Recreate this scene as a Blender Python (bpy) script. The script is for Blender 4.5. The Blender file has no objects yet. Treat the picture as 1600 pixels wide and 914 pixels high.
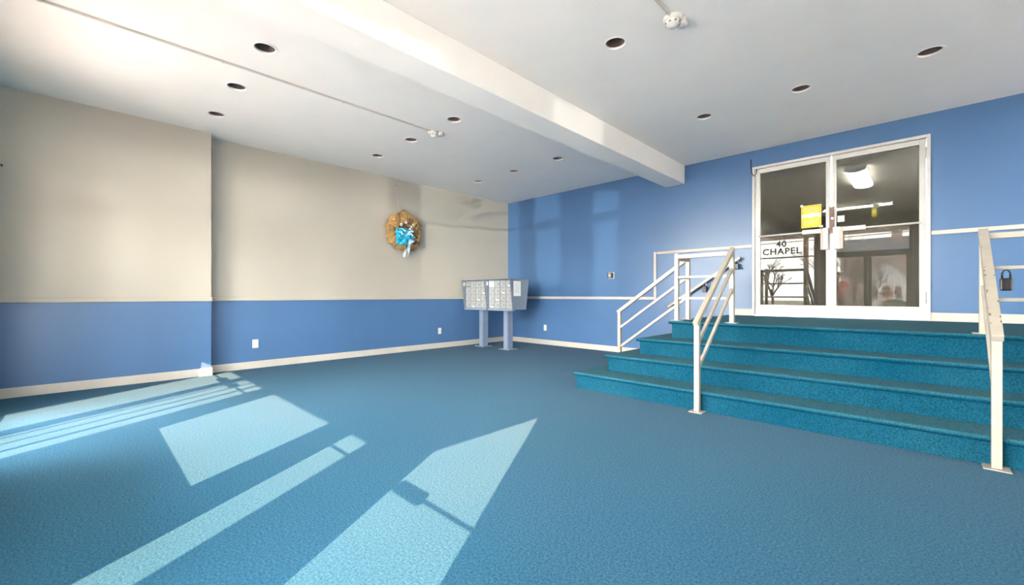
import bpy, bmesh, math, random
from mathutils import Vector, Matrix

S = bpy.context.scene
COL = S.collection
PI = math.pi

# ------------------------------------------------------------------ camera
cam_d = bpy.data.cameras.new('camera'); cam = bpy.data.objects.new('camera', cam_d); COL.objects.link(cam)
cam.location = (6.525, -6.564, 1.0)
cam.rotation_euler = (PI / 2, 0, 0.773)
cam_d.sensor_width = 36; cam_d.lens = 36 * 654.5 / 1600
cam_d.shift_y = 4.14 / 1600; cam_d.clip_start = 0.02; cam_d.clip_end = 300
S.camera = cam

# ------------------------------------------------------------------ world, sun, exposure
SUN_H = Vector((-0.516, 0.8565)); SUN_EL = math.atan(0.4765)
w = bpy.data.worlds.new('sky'); S.world = w; w.use_nodes = True
nt = w.node_tree; bg = nt.nodes['Background']
# bright hazy winter sky: whitish at the horizon, soft blue overhead
tcw = nt.nodes.new('ShaderNodeTexCoord'); spw = nt.nodes.new('ShaderNodeSeparateXYZ'); rw = nt.nodes.new('ShaderNodeValToRGB')
nt.links.new(tcw.outputs['Generated'], spw.inputs[0]); nt.links.new(spw.outputs['Z'], rw.inputs[0]); nt.links.new(rw.outputs[0], bg.inputs[0])
rw.color_ramp.elements[0].position = 0.0; rw.color_ramp.elements[0].color = (1.34, 1.22, 1.12, 1)
rw.color_ramp.elements[1].position = 0.9; rw.color_ramp.elements[1].color = (.42, .46, .54, 1)
bg.inputs[1].default_value = 23.0
sl = bpy.data.lights.new('sun', 'SUN'); so = bpy.data.objects.new('sun', sl); COL.objects.link(so)
sl.energy = 18; sl.color = (1.0, 0.44, 0.23); sl.angle = math.radians(0.22)
ce = math.cos(SUN_EL)
sdir = Vector((SUN_H.x * ce, SUN_H.y * ce, -math.sin(SUN_EL)))
so.rotation_euler = sdir.to_track_quat('-Z', 'Y').to_euler(); so.location = (12, -18, 9)
# sunlight glinting off a parked car across the street, rising slightly into the room
gl = bpy.data.lights.new('car_glint', 'SPOT'); go = bpy.data.objects.new('car_glint', gl); COL.objects.link(go)
go.location = (19.0, -33.0, 0.75); gdir = Vector((4.7, -7.25, 2.3)) - go.location
go.rotation_euler = gdir.to_track_quat('-Z', 'Y').to_euler()
gl.energy = 11000; gl.spot_size = math.radians(8.5); gl.spot_blend = 0.6; gl.shadow_soft_size = 0.12; gl.color = (1.0, 0.93, 0.84)
# sky portals in the glazed openings of the facade
def portal(x0, x1, z0, z1):
    d = bpy.data.lights.new('window_portal', 'AREA'); o = bpy.data.objects.new('window_portal', d); COL.objects.link(o)
    d.shape = 'RECTANGLE'; d.size = x1 - x0; d.size_y = z1 - z0; d.cycles.is_portal = True
    o.location = ((x0 + x1) / 2, -7.34, (z0 + z1) / 2); o.rotation_euler = (PI / 2, 0, 0)
d_ = bpy.data.lights.new('added_rooflight_portal', 'AREA'); o_ = bpy.data.objects.new('added_rooflight_portal', d_); COL.objects.link(o_)  # sky portal for the added, unseen rooflight
d_.shape = 'RECTANGLE'; d_.size = 3.0; d_.size_y = 3.4; d_.cycles.is_portal = True; o_.location = (14.1, -5.1, 3.33)
for a in ((.77, 1.06, 1.25, 2.3), (1.15, 2.76, 0, 2.7), (3.03, 4.5, .58, 2.7), (4.76, 6.33, 0, 2.7), (13.1, 15.9, .1, 2.78)): portal(*a)
S.view_settings.view_transform = 'Standard'; S.view_settings.look = 'None'
S.view_settings.gamma = 1; S.view_settings.use_curve_mapping = False
S.view_settings.exposure = 1.70
S.cycles.max_bounces = 14; S.cycles.diffuse_bounces = 8; S.cycles.glossy_bounces = 6
S.cycles.transparent_max_bounces = 24; S.cycles.sample_clamp_indirect = 6; S.cycles.caustics_reflective = False
S.cycles.use_denoising = True

# ------------------------------------------------------------------ materials
def new_mat(name):
    m = bpy.data.materials.new(name); m.use_nodes = True
    return m, m.node_tree, m.node_tree.nodes['Principled BSDF']
def noise(nt, scale, detail=2, rough=.5, coord='Object', stretch=None):
    tc = nt.nodes.new('ShaderNodeTexCoord'); n = nt.nodes.new('ShaderNodeTexNoise')
    n.inputs['Scale'].default_value = scale; n.inputs['Detail'].default_value = detail; n.inputs['Roughness'].default_value = rough
    src = tc.outputs[coord]
    if stretch:
        mp = nt.nodes.new('ShaderNodeMapping'); mp.inputs['Scale'].default_value = stretch
        nt.links.new(src, mp.inputs[0]); src = mp.outputs[0]
    nt.links.new(src, n.inputs['Vector']); return n
def ramp(nt, fac, stops):
    r = nt.nodes.new('ShaderNodeValToRGB'); e = r.color_ramp.elements
    while len(e) < len(stops): e.new(.5)
    for el, (p, c) in zip(e, stops): el.position = p; el.color = (*c, 1)
    nt.links.new(fac, r.inputs[0]); return r
def mat(name, col, rough=.5, metal=0, spec=.5, var=.06, scale=6, bump=0, bscale=120, emit=None, es=0, coat=0):
    m, nt, p = new_mat(name)
    p.inputs['Roughness'].default_value = rough; p.inputs['Metallic'].default_value = metal
    p.inputs['Specular IOR Level'].default_value = spec; p.inputs['Coat Weight'].default_value = coat
    n = noise(nt, scale, 4)
    a = tuple(max(0, c * (1 - var)) for c in col); b = tuple(min(1, c * (1 + var)) for c in col)
    r = ramp(nt, n.outputs['Fac'], [(.3, a), (.7, b)]); nt.links.new(r.outputs[0], p.inputs['Base Color'])
    if bump:
        nb = noise(nt, bscale, 3); bp = nt.nodes.new('ShaderNodeBump'); bp.inputs['Strength'].default_value = bump
        bp.inputs['Distance'].default_value = .01
        nt.links.new(nb.outputs['Fac'], bp.inputs['Height']); nt.links.new(bp.outputs[0], p.inputs['Normal'])
    if emit:
        p.inputs['Emission Color'].default_value = (*emit, 1); p.inputs['Emission Strength'].default_value = es
    return m
def carpet(name, base, worn, upworn, speck=.35, wearmask=False, sheen=.045):
    m, nt, p = new_mat(name)
    L = nt.links.new
    p.inputs['Roughness'].default_value = 1; p.inputs['Specular IOR Level'].default_value = .03
    p.inputs['Sheen Weight'].default_value = sheen; p.inputs['Sheen Roughness'].default_value = .5; p.inputs['Sheen Tint'].default_value = (1, .88, .76, 1)
    tc = nt.nodes.new('ShaderNodeTexCoord')
    big = noise(nt, 1.3, 4, .6)
    mx = nt.nodes.new('ShaderNodeMix'); mx.data_type = 'RGBA'
    mx.inputs[6].default_value = (*base, 1); mx.inputs[7].default_value = (*worn, 1)
    rb = ramp(nt, big.outputs['Fac'], [(.3, (0, 0, 0)), (.75, (1, 1, 1))])
    src = rb.outputs[0]
    ma = nt.nodes.new('ShaderNodeMath'); ma.operation = 'MULTIPLY'; ma.inputs[1].default_value = .35
    L(src, ma.inputs[0]); fac = ma.outputs[0]
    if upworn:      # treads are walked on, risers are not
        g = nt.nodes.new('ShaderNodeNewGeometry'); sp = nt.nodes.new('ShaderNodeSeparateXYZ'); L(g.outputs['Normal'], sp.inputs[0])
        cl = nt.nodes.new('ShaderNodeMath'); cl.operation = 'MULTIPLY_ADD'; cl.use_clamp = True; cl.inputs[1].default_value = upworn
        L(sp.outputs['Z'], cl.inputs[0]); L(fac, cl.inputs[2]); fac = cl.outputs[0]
    if wearmask:    # walked-off area in front of the steps
        vd = nt.nodes.new('ShaderNodeVectorMath'); vd.operation = 'DISTANCE'; vd.inputs[1].default_value = (6.2, -4.2, 0)
        L(tc.outputs['Object'], vd.inputs[0])
        wr = ramp(nt, vd.outputs['Value'], [(.0, (0, 0, 0)), (1, (0, 0, 0))])
        mr = nt.nodes.new('ShaderNodeMapRange'); mr.inputs[1].default_value = 1.2; mr.inputs[2].default_value = 3.0
        mr.inputs[3].default_value = .6; mr.inputs[4].default_value = 0
        L(vd.outputs['Value'], mr.inputs[0])
        cl = nt.nodes.new('ShaderNodeMath'); cl.operation = 'ADD'; cl.use_clamp = True
        L(mr.outputs[0], cl.inputs[0]); L(fac, cl.inputs[1]); fac = cl.outputs[0]
    L(fac, mx.inputs[0])
    fine = noise(nt, 105, 4, .75)
    fr = ramp(nt, fine.outputs['Fac'], [(.32, (1 - speck,) * 3), (.68, (1 + speck,) * 3)])
    mu = nt.nodes.new('ShaderNodeMix'); mu.data_type = 'RGBA'; mu.blend_type = 'MULTIPLY'; mu.inputs[0].default_value = 1
    L(mx.outputs[2], mu.inputs[6]); L(fr.outputs[0], mu.inputs[7]); L(mu.outputs[2], p.inputs['Base Color'])
    bp = nt.nodes.new('ShaderNodeBump'); bp.inputs['Strength'].default_value = .04; bp.inputs['Distance'].default_value = .004
    L(fine.outputs['Fac'], bp.inputs['Height']); L(bp.outputs[0], p.inputs['Normal'])
    return m
def glass(name, scale, tint=(.93, .96, .95)):
    m = bpy.data.materials.new(name); m.use_nodes = True; nt = m.node_tree
    nt.nodes.remove(nt.nodes['Principled BSDF']); out = nt.nodes['Material Output']; L = nt.links.new
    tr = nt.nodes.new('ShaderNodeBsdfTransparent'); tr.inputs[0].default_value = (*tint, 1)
    gs = nt.nodes.new('ShaderNodeBsdfGlossy'); gs.inputs['Roughness'].default_value = 0.0; gs.inputs['Color'].default_value = (1, 1, 1, 1)
    lw = nt.nodes.new('ShaderNodeFresnel'); lw.inputs['IOR'].default_value = 1.5
    ad = nt.nodes.new('ShaderNodeMath'); ad.operation = 'MULTIPLY'; ad.use_clamp = True; ad.inputs[1].default_value = scale
    L(lw.outputs[0], ad.inputs[0])
    mx = nt.nodes.new('ShaderNodeMixShader'); L(ad.outputs[0], mx.inputs[0]); L(tr.outputs[0], mx.inputs[1]); L(gs.outputs[0], mx.inputs[2])
    L(mx.outputs[0], out.inputs[0]); return m

M = {}
M['carpet'] = carpet('carpet', (.013, .102, .192), (.028, .108, .184), 0, .55, True)
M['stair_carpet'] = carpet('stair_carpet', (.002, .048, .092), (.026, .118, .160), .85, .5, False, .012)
M['tile'] = mat('pale_tile', (.66, .64, .60), .5, var=.05, scale=2)
M['blue'] = mat('blue_paint', (.066, .152, .315), .33, spec=.45, var=.04, scale=1.5, bump=.03, bscale=60)
M['cream'] = mat('cream_paint', (.44, .418, .368), .45, spec=.3, var=.03, scale=1.2, bump=.03, bscale=60)
M['ceil'] = mat('ceiling_paint', (.84, .825, .80), .8, spec=.2, var=.02, scale=2, bump=.18, bscale=150)
M['white'] = mat('white_trim_paint', (.52, .50, .46), .4, spec=.4, var=.04, scale=5)
M['rail'] = mat('cream_rail_paint', (.37, .345, .295), .35, spec=.5, var=.06, scale=14)
M['worn'] = mat('bare_chipped_metal', (.10, .07, .05), .6, var=.2, scale=40)
M['doorwhite'] = mat('white_door_enamel', (.58, .575, .57), .3, spec=.5, var=.03, scale=8)
M['tan'] = mat('tan_handle_enamel', (.55, .43, .35), .4, var=.08, scale=20)
M['brown'] = mat('brown_lock_metal', (.14, .085, .075), .45, metal=.4, var=.2, scale=30)
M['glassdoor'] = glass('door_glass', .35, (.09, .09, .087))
M['glass'] = glass('shop_window_glass', .6)
M['olive'] = mat('olive_bronze_frame', (.17, .145, .075), .45, metal=.2, var=.1, scale=10)
M['taupe'] = mat('taupe_front_wall', (.66, .63, .56), .6, var=.05, scale=3)
M['grey'] = mat('grey_mailbox_enamel', (.17, .21, .27), .5, spec=.3, var=.05, scale=12)
M['greydoor'] = mat('grey_mailbox_door', (.30, .315, .32), .6, spec=.25, var=.04, scale=25)
M['bluegrey'] = mat('blue_grey_post', (.19, .25, .36), .5, spec=.5, var=.04, scale=12)
M['dark'] = mat('dark_metal', (.03, .03, .033), .4, metal=.5, var=.2, scale=30)
M['black'] = mat('black_vinyl', (.012, .013, .015), .35, var=.1, scale=30)
M['steel'] = mat('brushed_steel', (.55, .55, .56), .3, metal=.9, var=.08, scale=40)
M['paper'] = mat('white_paper', (.82, .82, .80), .8, var=.03, scale=30)
M['ink'] = mat('grey_ink', (.18, .18, .19), .8, var=.1, scale=60)
M['yellow'] = mat('yellow_paper', (.80, .66, .07), .7, var=.05, scale=20)
M['plastic'] = mat('white_plastic', (.62, .62, .60), .4, var=.02, scale=20)
M['ivory'] = mat('ivory_plastic', (.74, .68, .54), .4, var=.02, scale=20)
M['can'] = mat('brown_grey_can', (.20, .165, .165), .35, metal=.5, var=.15, scale=9)
M['burlap'] = mat('burlap', (.42, .26, .11), .9, spec=.1, var=.35, scale=38, bump=.4, bscale=260)
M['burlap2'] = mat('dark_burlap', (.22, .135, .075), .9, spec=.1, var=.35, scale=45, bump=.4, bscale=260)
M['aqua'] = mat('aqua_ribbon', (.02, .42, .66), .35, spec=.6, var=.55, scale=34)
M['aquapale'] = mat('pale_aqua_ribbon', (.62, .80, .84), .5, var=.12, scale=24)
M['shell'] = mat('sea_shell', (.85, .68, .58), .5, var=.15, scale=40)
M['straw'] = mat('straw_twig', (.62, .47, .26), .8, var=.2, scale=40)
M['hallceil'] = mat('hall_ceiling_paint', (.62, .60, .56), .7, var=.03, scale=3)
M['hall'] = mat('hall_wall_paint', (.36, .345, .31), .6, var=.05, scale=3)
M['hallwood'] = mat('hall_door_wood', (.24, .14, .07), .5, var=.2, scale=8)
M['tube'] = mat('lit_diffuser', (.9, .9, .88), .5, emit=(1.0, .96, .88), es=330.0)
M['tube2'] = mat('lit_tube', (.9, .9, .8), .5, emit=(1.0, .97, .80), es=300.0)
M['tube3'] = mat('added_fill_tube', (.9, .9, .88), .5, emit=(1.0, .96, .88), es=9000.0)  # glow of the added hall light, hidden from the camera
M['concrete'] = mat('pavement_concrete', (.47, .45, .42), .9, var=.1, scale=2, bump=.1)
M['asphalt'] = mat('asphalt', (.40, .39, .37), .9, var=.12, scale=3, bump=.1)
M['lawn'] = mat('winter_lawn', (.30, .28, .20), 1, var=.3, scale=5, bump=.3, bscale=40)
M['soffit'] = mat('tan_soffit', (.80, .64, .54), .8, var=.06, scale=4)
M['siding'] = mat('white_siding', (.80, .78, .82), .7, var=.05, scale=6)
M['roof'] = mat('grey_shingle', (.20, .20, .22), .9, var=.2, scale=14)
M['brick'] = mat('pale_brick', (.40, .30, .28), .9, var=.25, scale=12)
M['bark'] = mat('bare_bark', (.13, .10, .085), .95, var=.3, scale=20)
M['redleaf'] = mat('red_twig', (.50, .13, .08), .9, var=.4, scale=30)
M['hedge'] = mat('dark_hedge', (.045, .07, .04), .95, var=.4, scale=18, bump=.5, bscale=40)
M['skin'] = mat('skin', (.62, .40, .30), .6, var=.05, scale=20)
M['redshirt'] = mat('red_cotton', (.78, .12, .10), .9, spec=.1, var=.12, scale=18)
M['denim'] = mat('dark_denim', (.03, .04, .07), .9, spec=.1, var=.2, scale=40)
M['hair'] = mat('dark_hair', (.035, .024, .018), .6, var=.3, scale=60)

# ------------------------------------------------------------------ mesh helpers
def box(bm, x0, x1, y0, y1, z0, z1, mi=0):
    vs = [bm.verts.new((x, y, z)) for z in (z0, z1) for y in (y0, y1) for x in (x0, x1)]
    for f in ((0, 2, 3, 1), (4, 5, 7, 6), (0, 1, 5, 4), (2, 6, 7, 3), (0, 4, 6, 2), (1, 3, 7, 5)):
        bm.faces.new([vs[i] for i in f]).material_index = mi
    return vs
def bar(bm, a, b, wd, ht, up=(0, 0, 1)):
    """square-section bar from a to b; ends cut square to the bar"""
    a = Vector(a); b = Vector(b); d = (b - a).normalized(); s = d.cross(Vector(up))
    if s.length < 1e-4: s = Vector((1, 0, 0))
    s.normalize(); u = s.cross(d).normalized()
    vs = [bm.verts.new(p + s * i * wd / 2 + u * j * ht / 2) for p in (a, b) for i, j in ((-1, -1), (1, -1), (1, 1), (-1, 1))]
    for f in ((0, 3, 2, 1), (4, 5, 6, 7), (0, 1, 5, 4), (1, 2, 6, 5), (2, 3, 7, 6), (3, 0, 4, 7)): bm.faces.new([vs[i] for i in f])
    return vs
def tube(bm, pts, r, n=8, cap=True):
    pts = [Vector(p) for p in pts]; rings = []
    rs = r if isinstance(r, (list, tuple)) else [r] * len(pts)
    prev = None
    for i, p in enumerate(pts):
        d = (pts[min(i + 1, len(pts) - 1)] - pts[max(i - 1, 0)]).normalized()
        ref = prev if prev is not None else (Vector((0, 0, 1)) if abs(d.z) < .9 else Vector((1, 0, 0)))
        s = d.cross(ref)
        if s.length < 1e-4: s = d.cross(Vector((0, 1, 0)))
        s.normalize(); u = s.cross(d).normalized(); prev = u
        rings.append([bm.verts.new(p + (s * math.cos(2 * PI * k / n) + u * math.sin(2 * PI * k / n)) * rs[i]) for k in range(n)])
    for a, b in zip(rings, rings[1:]):
        for k in range(n): bm.faces.new((a[k], a[(k + 1) % n], b[(k + 1) % n], b[k]))
    if cap:
        bm.faces.new(rings[0][::-1]); bm.faces.new(rings[-1])
    return rings
def lathe(bm, prof, n=24, c=(0, 0, 0), axis='Z', close=False):
    c = Vector(c); rings = []
    for r, h in prof:
        ring = []
        for k in range(n):
            a = 2 * PI * k / n; x, y = r * math.cos(a), r * math.sin(a)
            v = {'Z': (x, y, h), 'X': (h, x, y), 'Y': (x, h, y)}[axis]
            ring.append(bm.verts.new(c + Vector(v)))
        rings.append(ring)
    for a, b in zip(rings, rings[1:]):
        for k in range(n): bm.faces.new((a[k], a[(k + 1) % n], b[(k + 1) % n], b[k]))
    if close:
        bm.faces.new(rings[0][::-1]); bm.faces.new(rings[-1])
def prism(bm, poly, off):
    """poly: list of 3d points, extruded by off"""
    off = Vector(off); a = [bm.verts.new(p) for p in poly]; b = [bm.verts.new(Vector(p) + off) for p in poly]
    bm.faces.new(a[::-1]); bm.faces.new(b); n = len(a)
    for i in range(n): bm.faces.new((a[i], a[(i + 1) % n], b[(i + 1) % n], b[i]))
def ico(bm, c, r, sub=2, sc=(1, 1, 1), jit=0, seed=0):
    rng = random.Random(seed)
    g = bmesh.ops.create_icosphere(bm, subdivisions=sub, radius=1)
    for v in g['verts']:
        k = 1 + rng.uniform(-jit, jit)
        v.co = Vector((v.co.x * sc[0] * r * k + c[0], v.co.y * sc[1] * r * k + c[1], v.co.z * sc[2] * r * k + c[2]))
def obj(name, bm, mats, parent=None, bevel=0, smooth=False, seg=2):
    bmesh.ops.recalc_face_normals(bm, faces=bm.faces[:])
    me = bpy.data.meshes.new(name); bm.to_mesh(me); bm.free()
    for m in (mats if isinstance(mats, (list, tuple)) else [mats]): me.materials.append(M[m])
    o = bpy.data.objects.new(name, me); COL.objects.link(o)
    if parent is not None: o.parent = parent; o.matrix_parent_inverse = Matrix.Translation(-parent.location) if not parent.rotation_euler.z else parent.matrix_basis.inverted()
    if bevel:
        b = o.modifiers.new('bevel', 'BEVEL'); b.width = bevel; b.segments = seg; b.limit_method = 'ANGLE'; b.angle_limit = .6
    if smooth:
        for p in me.polygons: p.use_smooth = True
    return o
def mk(name, fn, mats, parent=None, **k):
    bm = bmesh.new(); fn(bm); return obj(name, bm, mats, parent, **k)
def boxes(name, bl, mats, parent=None, **k):
    bm = bmesh.new()
    for b in bl: box(bm, *b)
    return obj(name, bm, mats, parent, **k)
def thing(name, loc, label=None, cat=None, group=None, kind=None):
    o = bpy.data.objects.new(name, None); COL.objects.link(o); o.location = loc; o.empty_display_size = .1
    return tag(o, label, cat, group, kind)
def tag(o, label=None, cat=None, group=None, kind=None):
    if label: o['label'] = label
    if cat: o['category'] = cat
    if group: o['group'] = group
    if kind: o['kind'] = kind
    return o
def st(o, label=None): return tag(o, label, None, None, 'structure')
def link_copy(name, me, parent, loc):
    o = bpy.data.objects.new(name, me); COL.objects.link(o); o.parent = parent
    o.location = Vector(loc) - parent.location if parent else loc
    return o

H = 3.02; LAND = .712; CR0, CR1 = .9235, .975

# ================================================================== STRUCTURE
st(boxes('floor', [(-.2, 9.4, -7.32, .12, -.1, 0)], 'carpet'), 'teal blue carpeted lobby floor')
st(boxes('added_floor_tile', [(9.4, 16.2, -7.32, .12, -.1, 0)], 'tile'), 'added unseen pale floor end bouncing light into the lobby')  # out-of-view floor added pale to bounce neutral light to the ceiling
# stairs wrap round the raised landing: front flight and left flight
SX = (3.868, 4.075, 4.292, 4.528); SY = (-2.84, -2.54, -2.24, -1.945); SZ = (0, .174, .348, .522, LAND)
stair = st(thing('carpeted_steps', (5.5, -1.5, 0)), 'four teal carpeted steps wrapping round the raised landing')
for k in range(4):
    x, y, z0, z1 = SX[k], SY[k], SZ[k], SZ[k + 1]
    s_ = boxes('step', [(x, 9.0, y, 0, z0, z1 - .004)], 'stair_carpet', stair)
    def nos(bm, x=x, y=y, z1=z1):
        # rolled nosing along the front and the left end, with the tread sheet between
        prof = [(0, -.036), (-.022, -.034), (-.031, -.022), (-.031, -.012), (-.022, -.002), (-.004, .002), (.02, .002)]
        ring = []
        for (o_, dz) in prof:
            ring.append([bm.verts.new(p) for p in ((9.0, y + o_, z1 + dz), (x + o_, y + o_, z1 + dz), (x + o_, 0, z1 + dz))])
        for a, b in zip(ring, ring[1:]):
            for i in range(2): bm.faces.new((a[i], a[i + 1], b[i + 1], b[i]))
        l = ring[-1]; c = bm.verts.new((9.0, 0, z1 + .002)); bm.faces.new((l[0], l[1], l[2], c))
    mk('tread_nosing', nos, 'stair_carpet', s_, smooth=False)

# walls
def wl(bm):
    for x1, y0, y1 in ((0, -5.443, .12), (.185, -7.32, -5.443)):
        box(bm, -.2, x1, y0, y1, 0, .94, 1); box(bm, -.2, x1, y0, y1, .94, H, 0)
st(mk('wall_left', wl, ['cream', 'blue']), 'cream wall with blue lower band and a shallow pilaster')
DX0, DX1, DZ1 = 4.838, 6.604, 2.785
st(boxes('wall_back', [(0, DX0, 0, .12, 0, H), (DX1, 16, 0, .12, 0, H), (DX0, DX1, 0, .12, DZ1, H), (DX0, DX1, 0, .12, 0, LAND)], 'blue'), 'blue painted wall behind the landing')
st(boxes('wall_right', [(16, 16.2, -7.32, .12, 0, H)], 'cream'))
st(boxes('wall_front', [(-.2, 1.1, -7.32, -7.2, 0, 1.25), (-.2, .77, -7.32, -7.2, 1.25, H), (1.06, 1.1, -7.32, -7.2, 1.25, H), (.77, 1.06, -7.32, -7.2, 2.3, H), (2.81, 2.98, -7.32, -7.2, 0, H), (4.55, 4.71, -7.32, -7.2, 0, H), (6.38, 13.1, -7.32, -7.2, 0, H), (13.1, 15.9, -7.32, -7.2, 2.78, H), (15.9, 16.2, -7.32, -7.2, 0, H), (13.1, 15.9, -7.32, -7.2, 0, .1),
                        (1.1, 6.38, -7.32, -7.2, 2.73, H), (2.98, 4.55, -7.32, -7.2, 0, .53)], 'taupe'), 'taupe front wall with glazed openings')
# ceiling with round openings
LX = (.89, 1.775, 2.68, 4.77, 5.685, 6.58); LY = (-1.65, -3.577, -5.52); HR = .078
def ceil(bm):
    xb = [-.2, 1.33, 2.23, 3.58, 5.23, 6.13, 12.6]; yb = [.12, -2.6, -4.55, -7.32]
    n = 32
    for i, cx in enumerate(LX):
        for j, cy in enumerate(LY):
            x0, x1, y1, y0 = xb[i], xb[i + 1], yb[j], yb[j + 1]
            ang = [2 * PI * k / n for k in range(n)]
            ang += [math.atan2(yy - cy, xx - cx) % (2 * PI) for xx in (x0, x1) for yy in (y0, y1)]
            ang.sort(); inn, out = [], []
            for a in ang:
                c, s = math.cos(a), math.sin(a)
                t = min(((x1 - cx) / c if c > 1e-9 else 1e9), ((x0 - cx) / c if c < -1e-9 else 1e9), ((y1 - cy) / s if s > 1e-9 else 1e9), ((y0 - cy) / s if s < -1e-9 else 1e9))
                inn.append(bm.verts.new((cx + HR * c, cy + HR * s, H))); out.append(bm.verts.new((cx + t * c, cy + t * s, H)))
            m = len(ang)
            for k in range(m): bm.faces.new((inn[k], inn[(k + 1) % m], out[(k + 1) % m], out[k]))
    bmesh.ops.remove_doubles(bm, verts=bm.verts[:], dist=1e-4)
    box(bm, -.2, 12.6, -7.32, .12, H + .22, H + .3)
    box(bm, 15.6, 16.2, -7.32, .12, H, H + .3); box(bm, 12.6, 15.6, -7.32, -6.8, H, H + .3); box(bm, 12.6, 15.6, -3.4, .12, H, H + .3)
st(mk('ceiling', ceil, 'ceil'), 'white stippled ceiling with recessed lights')
rf = st(thing('window_3', (14.1, -5.1, H)), 'added unseen rooflight brightening the lobby from the far right')  # opening added out of view to raise the lobby's ambient light
for i in range(4):
    boxes('pane', [(12.6 + i * .75 + .03, 12.6 + (i + 1) * .75 - .03, -6.8, -3.4, H + .28, H + .286)], 'glass', rf)
boxes('window_frame', [(12.6 + i * .75 - .03, 12.6 + i * .75 + .03, -6.8, -3.4, H + .25, H + .3) for i in range(5)], 'white', rf)
st(boxes('trim_1', [(3.582, 3.89, -7.2, 0, 2.735, H)], 'ceil', bevel=.006), 'white boxed beam crossing the ceiling')
# skirting
st(boxes('baseboard_left', [(0, .014, -5.443, 0, 0, .098), (.185, .199, -7.2, -5.43, 0, .098)], 'white', bevel=.004))
st(boxes('baseboard_back', [(.014, SX[0], -.014, 0, 0, .098), (SX[3] + .02, DX0, -.014, 0, LAND, LAND + .095), (DX1, 9, -.014, 0, LAND, LAND + .095), (9, 16, -.014, 0, 0, .098)], 'white', bevel=.004))
# chair rail
st(boxes('trim_2', [(0, .02, -5.443, 0, CR0, CR1), (.185, .206, -7.2, -5.43, CR0, CR1)], 'cream', bevel=.008), 'cream chair rail on the cream wall')
st(boxes('trim_3', [(.02, 3.432, -.02, 0, CR0, CR1 - .003), (3.388, 3.432, -.02, 0, CR1 - .003, 1.71), (3.432, DX0 - .005, -.02, 0, 1.664, 1.71), (DX1 + .005, 16, -.02, 0, 1.664, 1.71)], 'white', bevel=.006), 'white chair rail stepping up the blue wall')

# ================================================================== DOORS
def leaf(name, x0, x1, g0, g1, z0, z1, gz0, gz1, yc, th, fm, gm, label, meet, hz_=None, hb=None, interior=True):
    """one door leaf: two stiles, two rails, a pane, push bar. meet = +1 if the meeting stile is at x1"""
    d = st(thing(name, ((x0 + x1) / 2, yc, z0)), label)
    ya, yb = yc - th / 2, yc + th / 2
    boxes('stile', [(x0, g0, ya, yb, z0, z1)], fm, d, bevel=.003)
    boxes('stile', [(g1, x1, ya, yb, z0, z1)], fm, d, bevel=.003)
    boxes('top_rail', [(g0, g1, ya, yb, gz1, z1)], fm, d, bevel=.003)
    boxes('bottom_rail', [(g0, g1, ya, yb, z0, gz0)], fm, d, bevel=.003)
    boxes('pane', [(g0 - .008, g1 + .008, yc - .003, yc + .003, gz0 - .008, gz1 + .008)], gm, d)
    hs = ya - .028
    s = g1 if meet > 0 else g0
    pb = mk('push_bar', lambda bm: tube(bm, [(g0 - .02, ya - .022, hz_), (g1 + .02, ya - .022, hz_)], .011 if interior else .008, 8), 'doorwhite' if interior else fm, d, smooth=True)
    xa, xb = (s - .245, s - .02) if meet > 0 else (s + .05, s + .285)
    boxes('push_plate', [(xa, xb, ya - .04, ya - .008, hz_ - .024, hz_ + .030)], 'doorwhite' if interior else fm, pb, bevel=.006)
    if interior:
        xa, xb = (s - .028, s + .030) if meet > 0 else (s - .028, s + .045)
        pl = boxes('pull_handle', [(xa, xb, ya - .055, ya - .005, hz_ - .24, hz_ + .035)], 'doorwhite', d, bevel=.008)
        e0, e1 = (xa - .022, xa) if meet > 0 else (xb, xb + .026)
        boxes('handle_side', [(e0, e1, ya - .05, ya - .005, hz_ - .236, hz_ + .03)], 'tan', pl, bevel=.003)
    return d
GZ0, GZ1 = .868, 2.69
YD = .025
st(boxes('trim_4', [(DX0, DX0 + .03, -.03, .13, LAND, DZ1), (DX1 - .03, DX1, -.03, .13, LAND, DZ1), (DX0 + .03, DX1 - .03, -.03, .13, 2.752, DZ1)], 'doorwhite', bevel=.004), 'white metal frame round the glass double doors')
st(boxes('trim_5', [(DX0 + .03, DX1 - .03, -.02, .14, LAND, LAND + .018)], 'steel', bevel=.003), 'metal threshold under the double doors')
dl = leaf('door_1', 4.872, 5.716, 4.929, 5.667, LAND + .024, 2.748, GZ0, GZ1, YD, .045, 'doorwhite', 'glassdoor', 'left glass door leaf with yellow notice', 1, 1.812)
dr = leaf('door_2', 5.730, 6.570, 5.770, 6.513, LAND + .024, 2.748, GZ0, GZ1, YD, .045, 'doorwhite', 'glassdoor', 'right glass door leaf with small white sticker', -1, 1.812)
for d, xh in ((dl, 4.866), (dr, 6.578)):
    for z in (LAND + .26, 2.58):
        mk('hinge', lambda bm: lathe(bm, [(.008, -.07), (.011, -.065), (.011, .065), (.008, .07)], 12, (xh, -.012, z), close=True), 'steel', d, smooth=True)
def lock(bm):
    box(bm, 5.704, 5.750, -.016, .0, 1.77, 2.108)
lk = boxes('lock_guard', [(5.704, 5.752, -.014, .0, 1.77, 2.108)], 'brown', dl, bevel=.004)
mk('lock_cylinder', lambda bm: lathe(bm, [(.019, 0), (.019, -.012), (.012, -.016)], 16, (5.737, -.014, 1.96), 'Y', True), 'steel', lk, smooth=True)
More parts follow.
